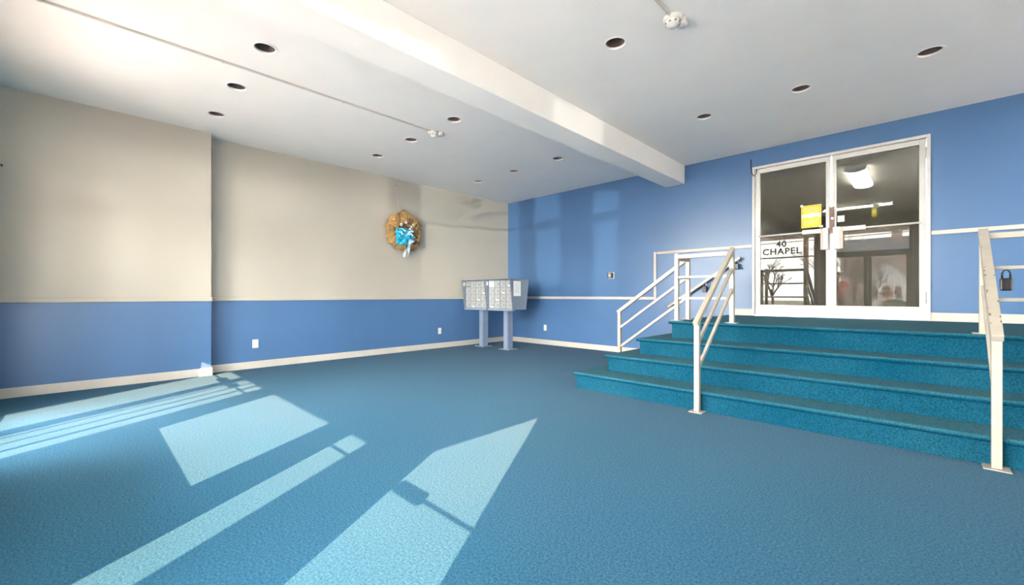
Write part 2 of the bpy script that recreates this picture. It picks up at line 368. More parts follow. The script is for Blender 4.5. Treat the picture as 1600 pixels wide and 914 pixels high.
# overhead closers on the hall side
for d, xa, xb, xc in ((dl, 5.03, 5.26, 5.33), (dr, 6.44, 6.18, 6.02)):
    c = boxes('door_closer', [(min(xa, xb), max(xa, xb), .05, .10, 2.70, 2.735)], 'dark', d, bevel=.006)
    mk('closer_arm', lambda bm: (bar(bm, ((xa + xb) / 2, .09, 2.70), (xc, .36, 2.69), .022, .012), bar(bm, (xc, .36, 2.69), ((xa + xb) / 2 + (xb - xa) * .9, .13, 2.74), .02, .012)), 'dark', c)
# paper notices on the glass
nb = thing('yellow_notice', (5.51, -.004, 1.9), 'torn yellow paper notice taped inside the left glass door', 'notice')
boxes('sheet', [(5.405, 5.618, .016, .0195, 1.875, 2.165)], 'yellow', nb)
boxes('border', [(5.418, 5.422, .0145, .017, 1.89, 2.15), (5.600, 5.604, .0145, .017, 1.89, 2.15), (5.418, 5.604, .0145, .017, 2.146, 2.150), (5.418, 5.604, .0145, .017, 1.89, 1.894)], 'ink', nb)
for z in (2.12, 2.10, 2.08, 1.965, 1.945, 1.925): boxes('print_line', [(5.44, 5.585, .0145, .017, z, z + .006)], 'tan', nb)
def torn(bm):
    rng = random.Random(4); n = 12
    top = [(5.408 + .204 * i / n, .0125, 2.055 + rng.uniform(-.012, .012)) for i in range(n + 1)]
    bot = [(5.408 + .204 * i / n, .0125, 2.005 + rng.uniform(-.012, .012)) for i in range(n, -1, -1)]
    prism(bm, top + bot, (0, .002, 0))
mk('torn_strip', torn, 'paper', nb)
for b in ((5.396, 5.425, .0125, .0145, 2.15, 2.178), (5.598, 5.634, .0125, .0145, 1.866, 1.89)): boxes('tape', [b], 'paper', nb)
stk = boxes('door_sticker', [(5.782, 5.850, .0185, .0215, 1.912, 1.988)], 'paper', None, bevel=.001)
tag(stk, 'small white square sticker on the right glass door', 'sticker')
# loose cable at the frame's corner
cb = mk('loose_cable', lambda bm: tube(bm, [(4.820, -.012, 2.90), (4.822, -.022, 2.86), (4.824, -.034, 2.78), (4.835, -.038, 2.70), (4.862, -.040, 2.655), (4.895, -.04, 2.69), (4.90, -.04, 2.745)], .006, 8), 'dark', smooth=True)
tag(cb, 'dark cable looping over the top corner of the door frame', 'cable')

# ================================================================== GLAZED FRONT (behind the camera; seen in the door's reflection, lets in the sun)
YF = -7.25
def pair(n, a0, a1, b0, b1, names, labs):
    x0, x1 = a0 - .05, b1 + .05; mid = (a1 + b0) / 2
    st(boxes('trim_%d' % n, [(x0 - .05, x0, -7.3, -7.2, 0, 2.73), (x1, x1 + .05, -7.3, -7.2, 0, 2.73), (x0, x1, -7.28, -7.22, 2.06, 2.12), (x0, x1, -7.28, -7.22, 2.68, 2.73)], 'olive', bevel=.004), 'olive metal frame of the %s street doors' % labs)
    leaf(names[0], x0, mid - .004, a0, a1, .015, 2.055, .12, 1.98, YF, .045, 'olive', 'glass', '%s street door leaf nearer the cream wall' % labs, 1, 1.05, None, False)
    leaf(names[1], mid + .004, x1, b0, b1, .015, 2.055, .12, 1.98, YF, .045, 'olive', 'glass', '%s street door leaf farther from the cream wall' % labs, -1, 1.05, None, False)
    st(boxes('window_%d' % n, [(x0, x1, YF - .003, YF + .003, 2.11, 2.69)], 'glass'), 'transom pane over the %s street doors' % labs)
pair(6, 1.20, 1.88, 2.03, 2.71, ('door_3', 'door_4'), 'first')
pair(7, 4.81, 5.49, 5.645, 6.28, ('door_5', 'door_6'), 'second')
sw = st(thing('window_2', (14.2, YF, .1)), 'added unseen shop window brightening the lobby from the far right')  # glazing added past the frame edge to let in more daylight
for i in range(4):
    xa = 13.1 + i * .7
    boxes('pane', [(xa + .03, xa + .67, YF - .003, YF + .003, .13, 2.75)], 'glass', sw)
boxes('window_frame', [(13.1 + i * .7 - .03, 13.1 + i * .7 + .03, -7.28, -7.22, .1, 2.78) for i in range(5)] + [(13.1, 15.9, -7.28, -7.22, .1, .14), (13.1, 15.9, -7.28, -7.22, 2.74, 2.78)], 'olive', sw)
hw = st(thing('window_4', (.64, YF, 1.25)), 'added unseen high window brightening the front of the left wall')  # added behind the camera to lighten the pilaster and nearby ceiling
boxes('window_frame', [(.77, .81, -7.28, -7.22, 1.25, 2.3), (1.02, 1.06, -7.28, -7.22, 1.25, 2.3), (.81, 1.02, -7.28, -7.22, 1.25, 1.29), (.81, 1.02, -7.28, -7.22, 2.26, 2.3)], 'olive', hw)
boxes('pane', [(.80, 1.03, YF - .003, YF + .003, 1.28, 2.27)], 'glass', hw)
win = st(thing('window_1', (3.77, YF, .56)), 'lettered shop window between the street doors')
boxes('window_frame', [(2.98, 3.07, -7.285, -7.215, .53, 2.73), (4.46, 4.55, -7.285, -7.215, .53, 2.73), (3.07, 4.46, -7.285, -7.215, .53, .585), (3.07, 4.46, -7.285, -7.215, 2.68, 2.73)], 'olive', win, bevel=.004)
boxes('glazing_bar', [(3.07, 4.46, -7.27, -7.23, 2.045, 2.08)], 'dark', win, bevel=.003)
boxes('pane', [(3.06, 4.47, YF - .003, YF + .003, 2.07, 2.69)], 'glass', win)
boxes('pane', [(3.06, 4.47, YF - .003, YF + .003, .575, 2.055)], 'glass', win)
def text(body, size, x, y, z, rot, m, parent, name, ext=.002, off=.012, align='CENTER'):
    c = bpy.data.curves.new(name, 'FONT'); c.body = body; c.size = size; c.extrude = ext; c.offset = off * size * 1.8; c.align_x = align; c.space_character = 1.12
    t = bpy.data.objects.new(name, c); COL.objects.link(t)
    dg = bpy.context.evaluated_depsgraph_get(); me = bpy.data.meshes.new_from_object(t.evaluated_get(dg))
    bpy.data.objects.remove(t)
    me.transform(Matrix.Translation((x, y, z)) @ Matrix.Rotation(rot, 4, 'X'))
    me.materials.clear(); me.materials.append(M[m])
    o = bpy.data.objects.new(name, me); COL.objects.link(o)
    if parent: o.parent = parent; o.matrix_parent_inverse = Matrix.Translation(-parent.location)
    return o
text('40', .235, 3.69, YF - .006, 2.375, PI / 2, 'black', win, 'lettering')
text('CHAPEL', .24, 3.69, YF - .006, 2.165, PI / 2, 'black', win, 'lettering')

# ================================================================== RAILINGS
PW = .042
def post(name, x, y, z0, z1, parent, plate=True):
    p = boxes(name, [(x - PW / 2, x + PW / 2, y - PW / 2, y + PW / 2, z0, z1)], 'rail', parent, bevel=.003)
    if plate:
        q = boxes('foot_plate', [(x - .055, x + .055, y - .055, y + .055, z0, z0 + .007)], 'rail', p, bevel=.002)
    return p
def rl(name, a, b, parent, wd=.042, ht=.042):
    return mk(name, lambda bm: bar(bm, a, b, wd, ht), 'rail', parent, bevel=.003)
GY = -1.895; GT, G2, G1 = 1.435, 1.200, .967
# --- left-hand railing: guard on the landing corner, left flight rail and front flight rail
R = thing('stair_railing', (4.562, GY, 0), 'cream painted metal stair railing wrapping the landing corner left of the doors', 'railing', 'cream stair railings')
post('corner_post', 4.562, GY, LAND, GT + .03, R)
post('landing_post', 5.135, GY, LAND, GT + .035, R)
post('landing_post', 4.562, -1.58, LAND, GT - .02, R)
post('lower_post', 3.662, -1.58, 0, .775, R)
post('lower_post', 5.155, -2.888, 0, .765, R)
rl('guard_rail', (4.583, GY, GT - .005), (5.114, GY, GT - .005), R)
for z in (G2, G1): rl('guard_bar', (4.583, GY, z), (5.114, GY, z), R, .025, .025)
rl('guard_rail', (4.562, GY + .02, GT - .02), (4.562, -1.56, GT - .02), R)
for z in (G2, G1): rl('guard_bar', (4.562, GY + .02, z), (4.562, -1.60, z), R, .025, .025)
rl('stair_rail', (3.635, -1.58, .772), (4.552, -1.58, 1.425), R)
for a, b in ((.578, 1.20), (.325, .965)): rl('stair_bar', (3.68, -1.58, a), (4.545, -1.58, b), R, .025, .03)
rl('stair_rail', (5.155, -2.925, .752), (5.137, GY + .01, 1.478), R)
for a, b in ((.590, 1.268), (.37, 1.06)): rl('stair_bar', (5.155, -2.872, a), (5.137, GY - .015, b), R, .025, .03)
# --- right-hand railing
R2 = thing('stair_railing', (6.86, GY, 0), 'cream painted metal stair railing right of the doors, chipped along its top', 'railing', 'cream stair railings')
post('landing_post', 6.858, GY, LAND, GT + .035, R2)
post('lower_post', 6.838, -2.888, 0, .765, R2)
post('landing_post', 8.9, GY, LAND, GT + .03, R2)
rl('guard_rail', (6.879, GY, GT), (8.88, GY, GT), R2)
for z in (G2, G1): rl('guard_bar', (6.879, GY, z), (8.88, GY, z), R2, .025, .025)
sr = rl('stair_rail', (6.838, -2.925, .752), (6.858, GY + .01, 1.478), R2, .05, .042)
for a, b in ((.590, 1.268), (.37, 1.06)): rl('stair_bar', (6.838, -2.872, a), (6.858, GY - .015, b), R2, .025, .03)
def chips(bm):
    rng = random.Random(7)
    for i in range(16):
        t = rng.uniform(.05, .95); p = Vector((6.838, -2.925, .752)).lerp(Vector((6.858, GY + .01, 1.478)), t)
        x = p.x + rng.choice((-.021, -.019, .02)); r = rng.uniform(.003, .007)
        d = Vector((.02, 1.04, .726)).normalized() * r * rng.uniform(.8, 3)
        u = Vector((0, -.574, .819)) * .0213
        q = Vector((x, p.y, p.z)) + u
        prism(bm, [q - d, q + Vector((r, 0, 0)), q + d, q - Vector((r * .6, 0, 0))], Vector((0, -.574, .819)) * .0012)
mk('paint_chips', chips, 'worn', sr)['kind'] = 'stuff'
# --- wall handrail
R3 = thing('wall_handrail', (4.15, -.07, .7), 'sloping cream handrail fixed to the blue wall behind the landing corner', 'handrail')
ha, hb_ = Vector((3.66, -.075, .815)), Vector((4.70, -.075, 1.533))
mk('rail', lambda bm: bar(bm, ha, hb_, .04, .04), 'rail', R3, bevel=.004)
for t in (.12, .9):
    p = ha.lerp(hb_, t)
    mk('bracket', lambda bm: tube(bm, [p + Vector((0, 0, -.02)), p + Vector((0, .02, -.06)), (p.x, -.006, p.z - .075)], .008, 8), 'steel', R3, smooth=True)
    mk('bracket_plate', lambda bm: lathe(bm, [(.03, 0), (.03, -.006), (.02, -.009)], 16, (p.x, 0, p.z - .075), 'Y', True), 'steel', R3, smooth=True)

# key boxes hanging from the rails
def keybox(loc, rot, label, face, size=1.0):
    k = thing('key_lockbox', loc, label, 'lockbox', 'key lockboxes hanging on the railings'); x, y, z = loc
    s = size
    b = boxes('case', [(x - .032 * s, x + .032 * s, y - .02 * s, y + .02 * s, z, z + .095 * s)], 'black', k, bevel=.008)
    boxes('keypad', [(x - .024 * s, x + .024 * s, y - .0235 * s, y - .0195 * s, z + .008, z + .088 * s)], face, k, bevel=.002)
    for i in range(2):
        for j in range(4):
            boxes('key_button', [(x - .017 * s + i * .02 * s, x - .003 * s + i * .02 * s, y - .027 * s, y - .022 * s, z + .014 + j * .017 * s, z + .025 * s + j * .017 * s)], 'ink' if face != 'black' else 'dark', k)
    mk('shackle', lambda bm: tube(bm, [(x - .02 * s, y, z + .09 * s), (x - .021 * s, y, z + .13 * s), (x - .012 * s, y, z + .152 * s), (x, y, z + .158 * s), (x + .012 * s, y, z + .152 * s), (x + .021 * s, y, z + .13 * s), (x + .02 * s, y, z + .09 * s)], .0055, 8), 'steel' if face != 'black' else 'black', k, smooth=True)
    return k
keybox((4.215, -.075, 1.04), 0, 'grey faced key lockbox hanging from the wall handrail', 'grey')
keybox((4.655, -.075, 1.365), 0, 'key lockbox at the wall handrail top, mostly behind a post', 'grey', .9)
keybox((6.965, GY - .036, 1.032), 0, 'black key lockbox hanging from the right railing', 'black', .95)

# ================================================================== MAILBOXES
def mailbox(x0, x1, px, label, left):
    zt, zb = 1.280, .742
    k = thing('pedestal_mailbox', (px, -1.08, 0), label, 'mailbox', 'pedestal mailboxes in the corner')
    yf, yb0, yb1 = -1.345, -1.01, -.94; yt = -1.425
    # body behind the vertical door panel; back leans out at the top
    mk('body', lambda bm: prism(bm, [(x0, yf + .012, zb), (x0, yb0, zb), (x0, yb1, zt - .006), (x0, yf + .012, zt - .006)], (x1 - x0, 0, 0)), 'grey', k)
    for xx in (x0, x1 - .012):
        mk('side_flange', lambda bm: prism(bm, [(xx, yf + .013, zb), (xx, yf - .012, zb), (xx, yt, zt - .002), (xx, yf + .013, zt - .002)], (.012, 0, 0)), 'grey', k)
    boxes('top_hood', [(x0 - .004, x1 + .004, yt - .006, yb1 + .006, zt - .004, zt + .008)], 'grey', k, bevel=.003)
    boxes('bottom_lip', [(x0 + .012, x1 - .012, yf - .022, yf + .05, zb - .022, zb + .004)], 'bluegrey', k, bevel=.004)
    n = 5 if not left else 4
    n = 4; w_ = (x1 - x0 - .05) / n; h_ = (zt - zb - .03) / 4
    bm = bmesh.new(); box(bm, .005, w_ - .005, -.006, .006, .005, h_ - .005); me = bpy.data.meshes.new('mailbox_door'); bmesh.ops.recalc_face_normals(bm, faces=bm.faces[:]); bm.to_mesh(me); bm.free(); me.materials.append(M['greydoor'])
    bm = bmesh.new(); lathe(bm, [(.009, 0), (.009, -.005), (.005, -.007)], 10, (w_ * .3, -.006, h_ * .45), 'Y', True); ml = bpy.data.meshes.new('lock'); bm.to_mesh(ml); bm.free(); ml.materials.append(M['steel'])
    bm = bmesh.new(); box(bm, w_ * .45, w_ * .8, -.0072, -.0055, h_ * .42, h_ * .54); mn = bpy.data.meshes.new('name_slot'); bm.to_mesh(mn); bm.free(); mn.materials.append(M['ink'])
    bm = bmesh.new(); box(bm, w_ * .32, w_ * .72, -.0072, -.0055, h_ * .15, h_ * .30); ms = bpy.data.meshes.new('name_sticker'); bm.to_mesh(ms); bm.free(); ms.materials.append(M['paper'])
    for i in range(n):
        for j in range(4):
            d = link_copy('mailbox_door', me, k, (x0 + .03 + i * w_, yf + .004, zb + .016 + j * h_))
            if i == 0 and j == 3: continue
            for nm, m_ in (('lock', ml), ('name_slot', mn)) + ((('name_sticker', ms),) if (i * 3 + j * 5 + (1 if left else 0)) % 4 == 0 else ()):
                c = bpy.data.objects.new(nm, m_); COL.objects.link(c); c.parent = d
    # instruction plate on the top corner door
    xa = x0 + .03; zc = zb + .016 + 3 * h_
    boxes('instruction_plate', [(xa + .012, xa + w_ - .012, yf - .0065, yf - .0015, zc + .01, zc + h_ - .012)], 'paper' if not left else 'greydoor', k)
    boxes('plate_print', [(xa + .018, xa + w_ - .018, yf - .008, yf - .006, zc + h_ - .036, zc + h_ - .02)] + ([(xa + .018, xa + w_ - .018, yf - .008, yf - .006, zc + .012, zc + .045)] if left else [(xa + .02, xa + w_ - .02, yf - .008, yf - .006, zc + .03 + i * .022, zc + .034 + i * .022) for i in range(3)]), 'ink' if left else 'grey', k)
    boxes('flange_sticker', [(x0 + .012, x0 + .0135, yf - .055, yf - .012, zt - .10, zt - .03)], 'paper', k)
    boxes('flange_print', [(x0 + .0134, x0 + .0145, yf - .048, yf - .034, zt - .085 + i * .02, zt - .073 + i * .02) for i in range(3)], 'ink', k)
    # post: two tones of one square tube with a seam, on a base plate
    boxes('post', [(px - .052, px + .052, -1.15, -1.01, .012, zb - .0)], 'bluegrey', k, bevel=.004)
    boxes('post_seam', [(px + .051, px + .054, -1.085, -1.078, .02, zb - .02)], 'grey', k)
    bp = boxes('base_plate', [(px - .13, px + .13, -1.21, -.95, 0, .012)], 'bluegrey', k, bevel=.003)
    for sx in (-1, 1):
        for sy in (-1, 1):
            mk('anchor_bolt', lambda bm: lathe(bm, [(.011, .012), (.011, .02), (.007, .023)], 6, (px + sx * .10, -1.08 + sy * .10, 0), 'Z', True), 'steel', bp)
    return k
mailbox(.150, .795, .40, 'grey pedestal mailbox unit nearer the cream wall with black labels', True)
mailbox(.815, 1.460, 1.075, 'grey pedestal mailbox unit with white notice taped to its side', False)
ns = thing('mailbox_notice', (1.462, -1.33, .98), 'white paper notice taped to the mailbox side', 'notice')
boxes('sheet', [(1.4605, 1.4625, -1.335, -1.155, .985, 1.245)], 'paper', ns)
for i in range(8): boxes('print_line', [(1.4624, 1.4632, -1.31, -1.18, 1.215 - i * .024, 1.219 - i * .024)], 'grey', ns)

# ================================================================== WALL FITTINGS
def outlet(name, c, wall, label, duplex=True):
    k = thing(name, c, label, 'outlet', 'white wall outlets'); x, y, z = c
    def T(bm, u0, u1, d0, d1, v0, v1):
        if wall == 'left': box(bm, x + d0, x + d1, y + u0, y + u1, z + v0, z + v1)
        else: box(bm, x + u0, x + u1, y - d1, y - d0, z + v0, z + v1)
    mk('cover_plate', lambda bm: T(bm, -.036, .036, 0, .006, -.058, .058), 'plastic', k, bevel=.003)
    for v in (-.022, .022):
        r = mk('socket', lambda bm: T(bm, -.017, .017, .006, .009, v - .015, v + .015), 'ivory' if wall == 'left' else 'plastic', k, bevel=.003)
        mk('slot', lambda bm: (T(bm, -.008, -.005, .009, .0095, v - .004, v + .008), T(bm, .005, .008, .009, .0095, v - .004, v + .008)), 'ink', r)
    mk('screw', lambda bm: T(bm, -.003, .003, .006, .0075, -.003, .003), 'steel', k)
outlet('wall_outlet', (0, -4.911, .335), 'left', 'white wall outlet on the cream wall near the pilaster')
outlet('wall_outlet', (0, -1.838, .322), 'left', 'white wall outlet on the blue band left of the mailboxes')
outlet('wall_outlet', (1.066, 0, .339), 'back', 'white wall outlet on the blue wall right of the mailboxes')
db = thing('intercom_box', (2.585, 0, 1.30), 'small metal intercom box on the blue wall above the chair rail', 'intercom')
boxes('back_plate', [(2.530, 2.645, -.008, 0, 1.290, 1.405)], 'steel', db, bevel=.002)
boxes('housing', [(2.538, 2.636, -.05, -.008, 1.305, 1.392)], 'dark', db, bevel=.004)
boxes('front_panel', [(2.558, 2.610, -.056, -.049, 1.318, 1.380)], 'tan', db, bevel=.003)
boxes('panel_strip', [(2.583, 2.589, -.059, -.055, 1.314, 1.384)], 'plastic', db)
hk = mk('wall_hook', lambda bm: tube(bm, [(.185, -7.107, 2.247), (.215, -7.107, 2.243), (.222, -7.107, 2.256)], .008, 8), 'brown', smooth=True)
tag(hk, 'small brown hook on the pilaster at the picture edge', 'hook')

# ================================================================== WREATH
WC = Vector((0, -2.645, 2.115))
wr = thing('burlap_wreath', WC, 'round burlap wreath with seashells and aqua bow on the cream wall', 'wreath')
def ring(bm):
    rng = random.Random(3); nu, nv = 72, 14; R0, r0 = .225, .115; g = []
    for i in range(nu):
        a = 2 * PI * i / nu; row = []
        k = 1 + .10 * math.sin(9 * a + 1) + .07 * math.sin(17 * a) + rng.uniform(-.07, .07)
        for j in range(nv):
            b = 2 * PI * j / nv; rr = r0 * k * (1 + .12 * math.sin(3 * b + 5 * a) + rng.uniform(-.08, .08))
            d = R0 + rr * math.cos(b)
            row.append(bm.verts.new(WC + Vector((max(.004, .075 + rr * .62 * math.sin(b)), -d * math.cos(a), d * math.sin(a)))))
        g.append(row)
    for i in range(nu):
        for j in range(nv): bm.faces.new((g[i][j], g[(i + 1) % nu][j], g[(i + 1) % nu][(j + 1) % nv], g[i][(j + 1) % nv]))
mk('burlap_ring', ring, 'burlap', wr, smooth=True)
def loop(bm, a, R0, wdt, hgt, tw, seed):
    """a folded ribbon loop standing off the ring"""
    rng = random.Random(seed); n = 11; rows = []
    c = Vector((.10, -R0 * math.cos(a), R0 * math.sin(a))) + WC
    t = Vector((0, -math.cos(a + tw), math.sin(a + tw))); s = Vector((0, math.sin(a + tw), math.cos(a + tw)))
    for i in range(n):
        u = i / (n - 1); ang = PI * u
        p = c + t * (wdt * (u - .5) * 1.6) + Vector((1, 0, 0)) * hgt * math.sin(ang)
        hw = .055 + .012 * math.sin(5 * u + seed)
        rows.append([bm.verts.new(p + s * hw * q + Vector((rng.uniform(-.012, .012), rng.uniform(-.006, .006), rng.uniform(-.006, .006)))) for q in (-1, -.4, .3, 1)])
    for r1, r2 in zip(rows, rows[1:]):
        for j in range(3): bm.faces.new((r1[j], r1[j + 1], r2[j + 1], r2[j]))
rng = random.Random(11)
for i in range(30):
    a = 2 * PI * i / 30 + rng.uniform(-.1, .1)
    bm = bmesh.new(); loop(bm, a, rng.choice((.19, .25, .285)), rng.uniform(.08, .12), rng.uniform(.03, .07), rng.uniform(.9, 2.2), i)
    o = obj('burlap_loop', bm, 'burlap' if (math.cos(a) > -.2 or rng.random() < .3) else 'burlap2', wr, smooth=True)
    m_ = o.modifiers.new('thick', 'SOLIDIFY'); m_.thickness = .004
def bow(bm):
    rng = random.Random(5); c = WC + Vector((.235, -.07, -.115))
    nx, nz = 20, 18; g = []
    for i in range(nx):
        row = []
        for j in range(nz):
            u, v = i / (nx - 1) * 2 - 1, j / (nz - 1) * 2 - 1
            y = .165 * u * (1 - .10 * v * v); z = .135 * v * (1 - .08 * u * u)
            row.append(bm.verts.new(c + Vector((.035 * math.sin(7 * u + 3 * v) * math.cos(6 * v) + rng.uniform(-.014, .014) - .035 * (u * u + v * v), y + rng.uniform(-.006, .006), z + rng.uniform(-.006, .006)))))
        g.append(row)
    for i in range(nx - 1):
        for j in range(nz - 1): bm.faces.new((g[i][j], g[i + 1][j], g[i + 1][j + 1], g[i][j + 1]))
b_ = mk('aqua_bow', bow, 'aqua', wr); m_ = b_.modifiers.new('thick', 'SOLIDIFY'); m_.thickness = .012
def fold(bm, k):
    rng = random.Random(20 + k); c = WC + Vector((.255, -.07 + rng.uniform(-.13, .13), -.115 + rng.uniform(-.11, .11)))
    a = rng.uniform(0, PI); d = Vector((0, math.cos(a), math.sin(a))); s = Vector((0, -math.sin(a), math.cos(a)))
    prism(bm, [c - d * .03 - s * .012, c + d * .03 - s * .010 + Vector((.012, 0, 0)), c + d * .026 + s * .014, c - d * .028 + s * .013 + Vector((.01, 0, 0))], (.006, 0, 0))
for k in range(8): mk('bow_fold', lambda bm: fold(bm, k), 'aquapale', b_)
def ribbon(bm, y0, y1, z1, wv):
    rows = []
    for i in range(10):
        u = i / 9; y = WC.y + y0 + (y1 - y0) * u + .01 * math.sin(6 * u + wv); z = WC.z - .20 + (z1 + .20) * u
        rows.append([bm.verts.new((.25 - .17 * u + .012 * math.sin(8 * u + wv + q), y + q * .019, z)) for q in (-1, 1)])
    for a, b in zip(rows, rows[1:]): bm.faces.new((a[0], a[1], b[1], b[0]))
for y0, y1, z1, wv in ((.0, -.01, -.46, 0), (.03, .055, -.44, 2)):
    o = mk('ribbon_tail', lambda bm: ribbon(bm, y0, y1, z1, wv), 'aquapale', wr); m_ = o.modifiers.new('thick', 'SOLIDIFY'); m_.thickness = .003
for sy, sz, sr_ in ((-.115, .09, .030), (-.02, .135, .026), (.13, -.105, .030), (.115, .115, .018), (.06, .03, .022)):
    def sh(bm):
        g = []
        for i in range(15):
            a = PI * (i / 14) * 1.3 - .15 * PI; rr = sr_ * (1 + .10 * (i % 2))
            g.append(bm.verts.new(WC + Vector((.17, sy - rr * math.cos(a), sz + rr * math.sin(a)))))
        top = bm.verts.new(WC + Vector((.17 + sr_ * .8, sy, sz + sr_ * .2))); base = bm.verts.new(WC + Vector((.16, sy, sz - sr_)))
        g = [base] + g
        for i in range(len(g)): bm.faces.new((g[i], g[(i + 1) % len(g)], top))
        bm.faces.new(g[::-1])
    mk('seashell', sh, 'shell', wr)
def star(bm):
    c = WC + Vector((.185, .075, .07)); pts = []
    for i in range(10):
        a = PI / 2 + i * PI / 5; r = .042 if i % 2 == 0 else .013
        pts.append(c + Vector((0, r * math.cos(a), r * math.sin(a))))
    v = [bm.verts.new(p) for p in pts]; t = bm.verts.new(c + Vector((.014, 0, 0)))
    for i in range(10): bm.faces.new((v[i], v[(i + 1) % 10], t))
    bm.faces.new(v[::-1])
mk('starfish', star, 'aquapale', wr)
rng = random.Random(8)
for i in range(12):
    a = rng.uniform(-.8, 1.5) if i > 3 else rng.uniform(1.6, 2.4); y, z = .24 * math.cos(a) , .24 * math.sin(a)
    d = Vector((.03, rng.uniform(-.07, .07), rng.uniform(-.06, .09)))
    p = WC + Vector((.16, y * rng.uniform(.5, 1.1), z * rng.uniform(.5, 1.1)))
    mk('twig', lambda bm: tube(bm, [p - d, p, p + d], [.003, .004, .002], 5), 'straw', wr)
mk('hanger_cord', lambda bm: tube(bm, [(.03, -2.70, 2.40), (.012, -2.735, 2.60), (.006, -2.757, 2.885)], .0025, 5), 'plastic', wr)
mk('hanger_nail', lambda bm: tube(bm, [(0, -2.758, 2.893), (.018, -2.758, 2.897)], .005, 6), 'dark', wr)

# ================================================================== CEILING FITTINGS
rows = ('in the row by the blue wall', 'in the middle row', 'in the row near the windows')
cols = ('nearest the cream wall', 'second from cream wall', 'just left of the beam', 'just right of the beam', 'second right of the beam', 'third right of the beam')
bm = bmesh.new(); lathe(bm, [(HR + .017, -.0005), (HR + .016, -.003), (HR + .002, -.003), (HR - .004, .004), (HR - .004, .012)], 32); me_r = bpy.data.meshes.new('trim_ring'); bmesh.ops.recalc_face_normals(bm, faces=bm.faces[:]); bm.to_mesh(me_r); bm.free(); me_r.materials.append(M['ceil'])
bm = bmesh.new(); lathe(bm, [(HR - .003, .002), (HR - .006, .06), (HR - .012, .15), (.03, .165), (.0005, .165)], 32); me_c = bpy.data.meshes.new('can'); bm.to_mesh(me_c); bm.free(); me_c.materials.append(M['can'])
bm = bmesh.new(); lathe(bm, [(.0005, .105), (.03, .11), (.04, .13), (.022, .163)], 20); me_b = bpy.data.meshes.new('bulb'); bm.to_mesh(me_b); bm.free(); me_b.materials.append(M['steel'])
for me in (me_c, me_b):
    for p in me.polygons: p.use_smooth = True
for j, y in enumerate(LY):
    for i, x in enumerate(LX):
        t = thing('recessed_downlight', (x, y, H), 'unlit downlight %s, %s' % (rows[j], cols[i]), 'downlight', 'recessed downlights in the lobby ceiling')
        for nm, me in (('trim_ring', me_r), ('can', me_c), ('bulb', me_b)): link_copy(nm, me, t, (x, y, H))
def detector(x, y, label, second):
    t = thing('smoke_detector', (x, y, H), label, 'detector', 'ceiling detectors with conduit')
    mk('base', lambda bm: lathe(bm, [(.066, 0), (.068, -.012), (.060, -.022), (.0005, -.022)], 28, (x, y, H)), 'plastic', t, smooth=True)
    h = mk('sensor_head', lambda bm: lathe(bm, [(.050, -.022), (.052, -.040), (.044, -.052), (.030, -.056), (.028, -.066), (.0005, -.068)], 28, (x, y, H)), 'plastic', t, smooth=True)
    for k in range(8):
        a = k * PI / 4
        mk('vent_slot', lambda bm: bar(bm, (x + .051 * math.cos(a), y + .051 * math.sin(a), H - .036), (x + .048 * math.cos(a), y + .048 * math.sin(a), H - .048), .014, .004), 'ink', h)
    if second: mk('junction_cap', lambda bm: lathe(bm, [(.040, 0), (.042, -.03), (.034, -.042), (.0005, -.044)], 24, (x + .035, y + .075, H)), 'plastic', t, smooth=True)
detector(2.212, -3.53, 'white smoke detector left of the beam, at the long conduit end', True)
detector(5.232, -3.56, 'white smoke detector right of the beam, at the top picture edge', True)
for x, y1, lab in ((2.226, -3.59, 'long white conduit across the ceiling left of the beam'), (5.236, -3.62, 'white conduit feeding the detector right of the beam')):
    c = thing('ceiling_conduit', (x, (y1 - 7.2) / 2, H), lab, 'conduit', 'surface conduits on the ceiling')
    mk('pipe', lambda bm: bar(bm, (x, -7.2, H - .008), (x, y1, H - .008), .019, .015), 'white', c, bevel=.003)
    for k in range(4):
        y = y1 - .03 - k * 1.05
        mk('clip', lambda bm: box(bm, x - .012, x + .012, y - .01, y + .01, H - .018, H), 'white', c, bevel=.002)

# ================================================================== HALL BEHIND THE GLASS DOORS
st(boxes('floor_hall', [(3.6, 8.2, .12, 8.0, LAND - .1, LAND)], 'tile'))
st(boxes('ceiling_hall', [(3.6, 8.2, .12, 8.0, 3.02, 3.1)], 'hallceil'))
st(boxes('wall_hall', [(3.5, 3.6, .12, 8.0, LAND, 3.02), (8.2, 8.3, .12, 8.0, LAND, 3.02), (3.5, 8.3, 8.0, 8.1, LAND, 3.02)], 'hall'))
hd = st(thing('door_7', (3.62, 4.6, LAND)), 'brown hall door seen through the glass')
boxes('door_panel', [(3.602, 3.64, 4.1, 5.0, LAND + .005, LAND + 2.05)], 'hallwood', hd, bevel=.005)
boxes('door_casing', [(3.602, 3.63, 4.02, 4.1, LAND, LAND + 2.13), (3.602, 3.63, 5.0, 5.08, LAND, LAND + 2.13), (3.602, 3.63, 4.1, 5.0, LAND + 2.05, LAND + 2.13)], 'white', hd)
wf = thing('wrap_light', (5.79, 2.55, 3.02), 'lit wraparound ceiling light in the hall behind the right door', 'ceiling light')
def wrapm(bm):
    n = 10; pr = []
    for i in range(n + 1):
        u = i / n * 2 - 1; pr.append((5.79 + .125 * u, 1.88, 2.955 - .032 * (1 - u * u)))
    pr += [(5.915, 1.88, 3.0), (5.665, 1.88, 3.0)]
    prism(bm, pr, (0, 1.36, 0))
mk('diffuser', wrapm, 'tube', wf)
mk('end_cap', lambda bm: (prism(bm, [(5.655, 1.862, 3.015), (5.655, 1.862, 2.95), (5.72, 1.862, 2.925), (5.79, 1.862, 2.918), (5.86, 1.862, 2.925), (5.925, 1.862, 2.95), (5.925, 1.862, 3.015)], (0, .02, 0))), 'plastic', wf)
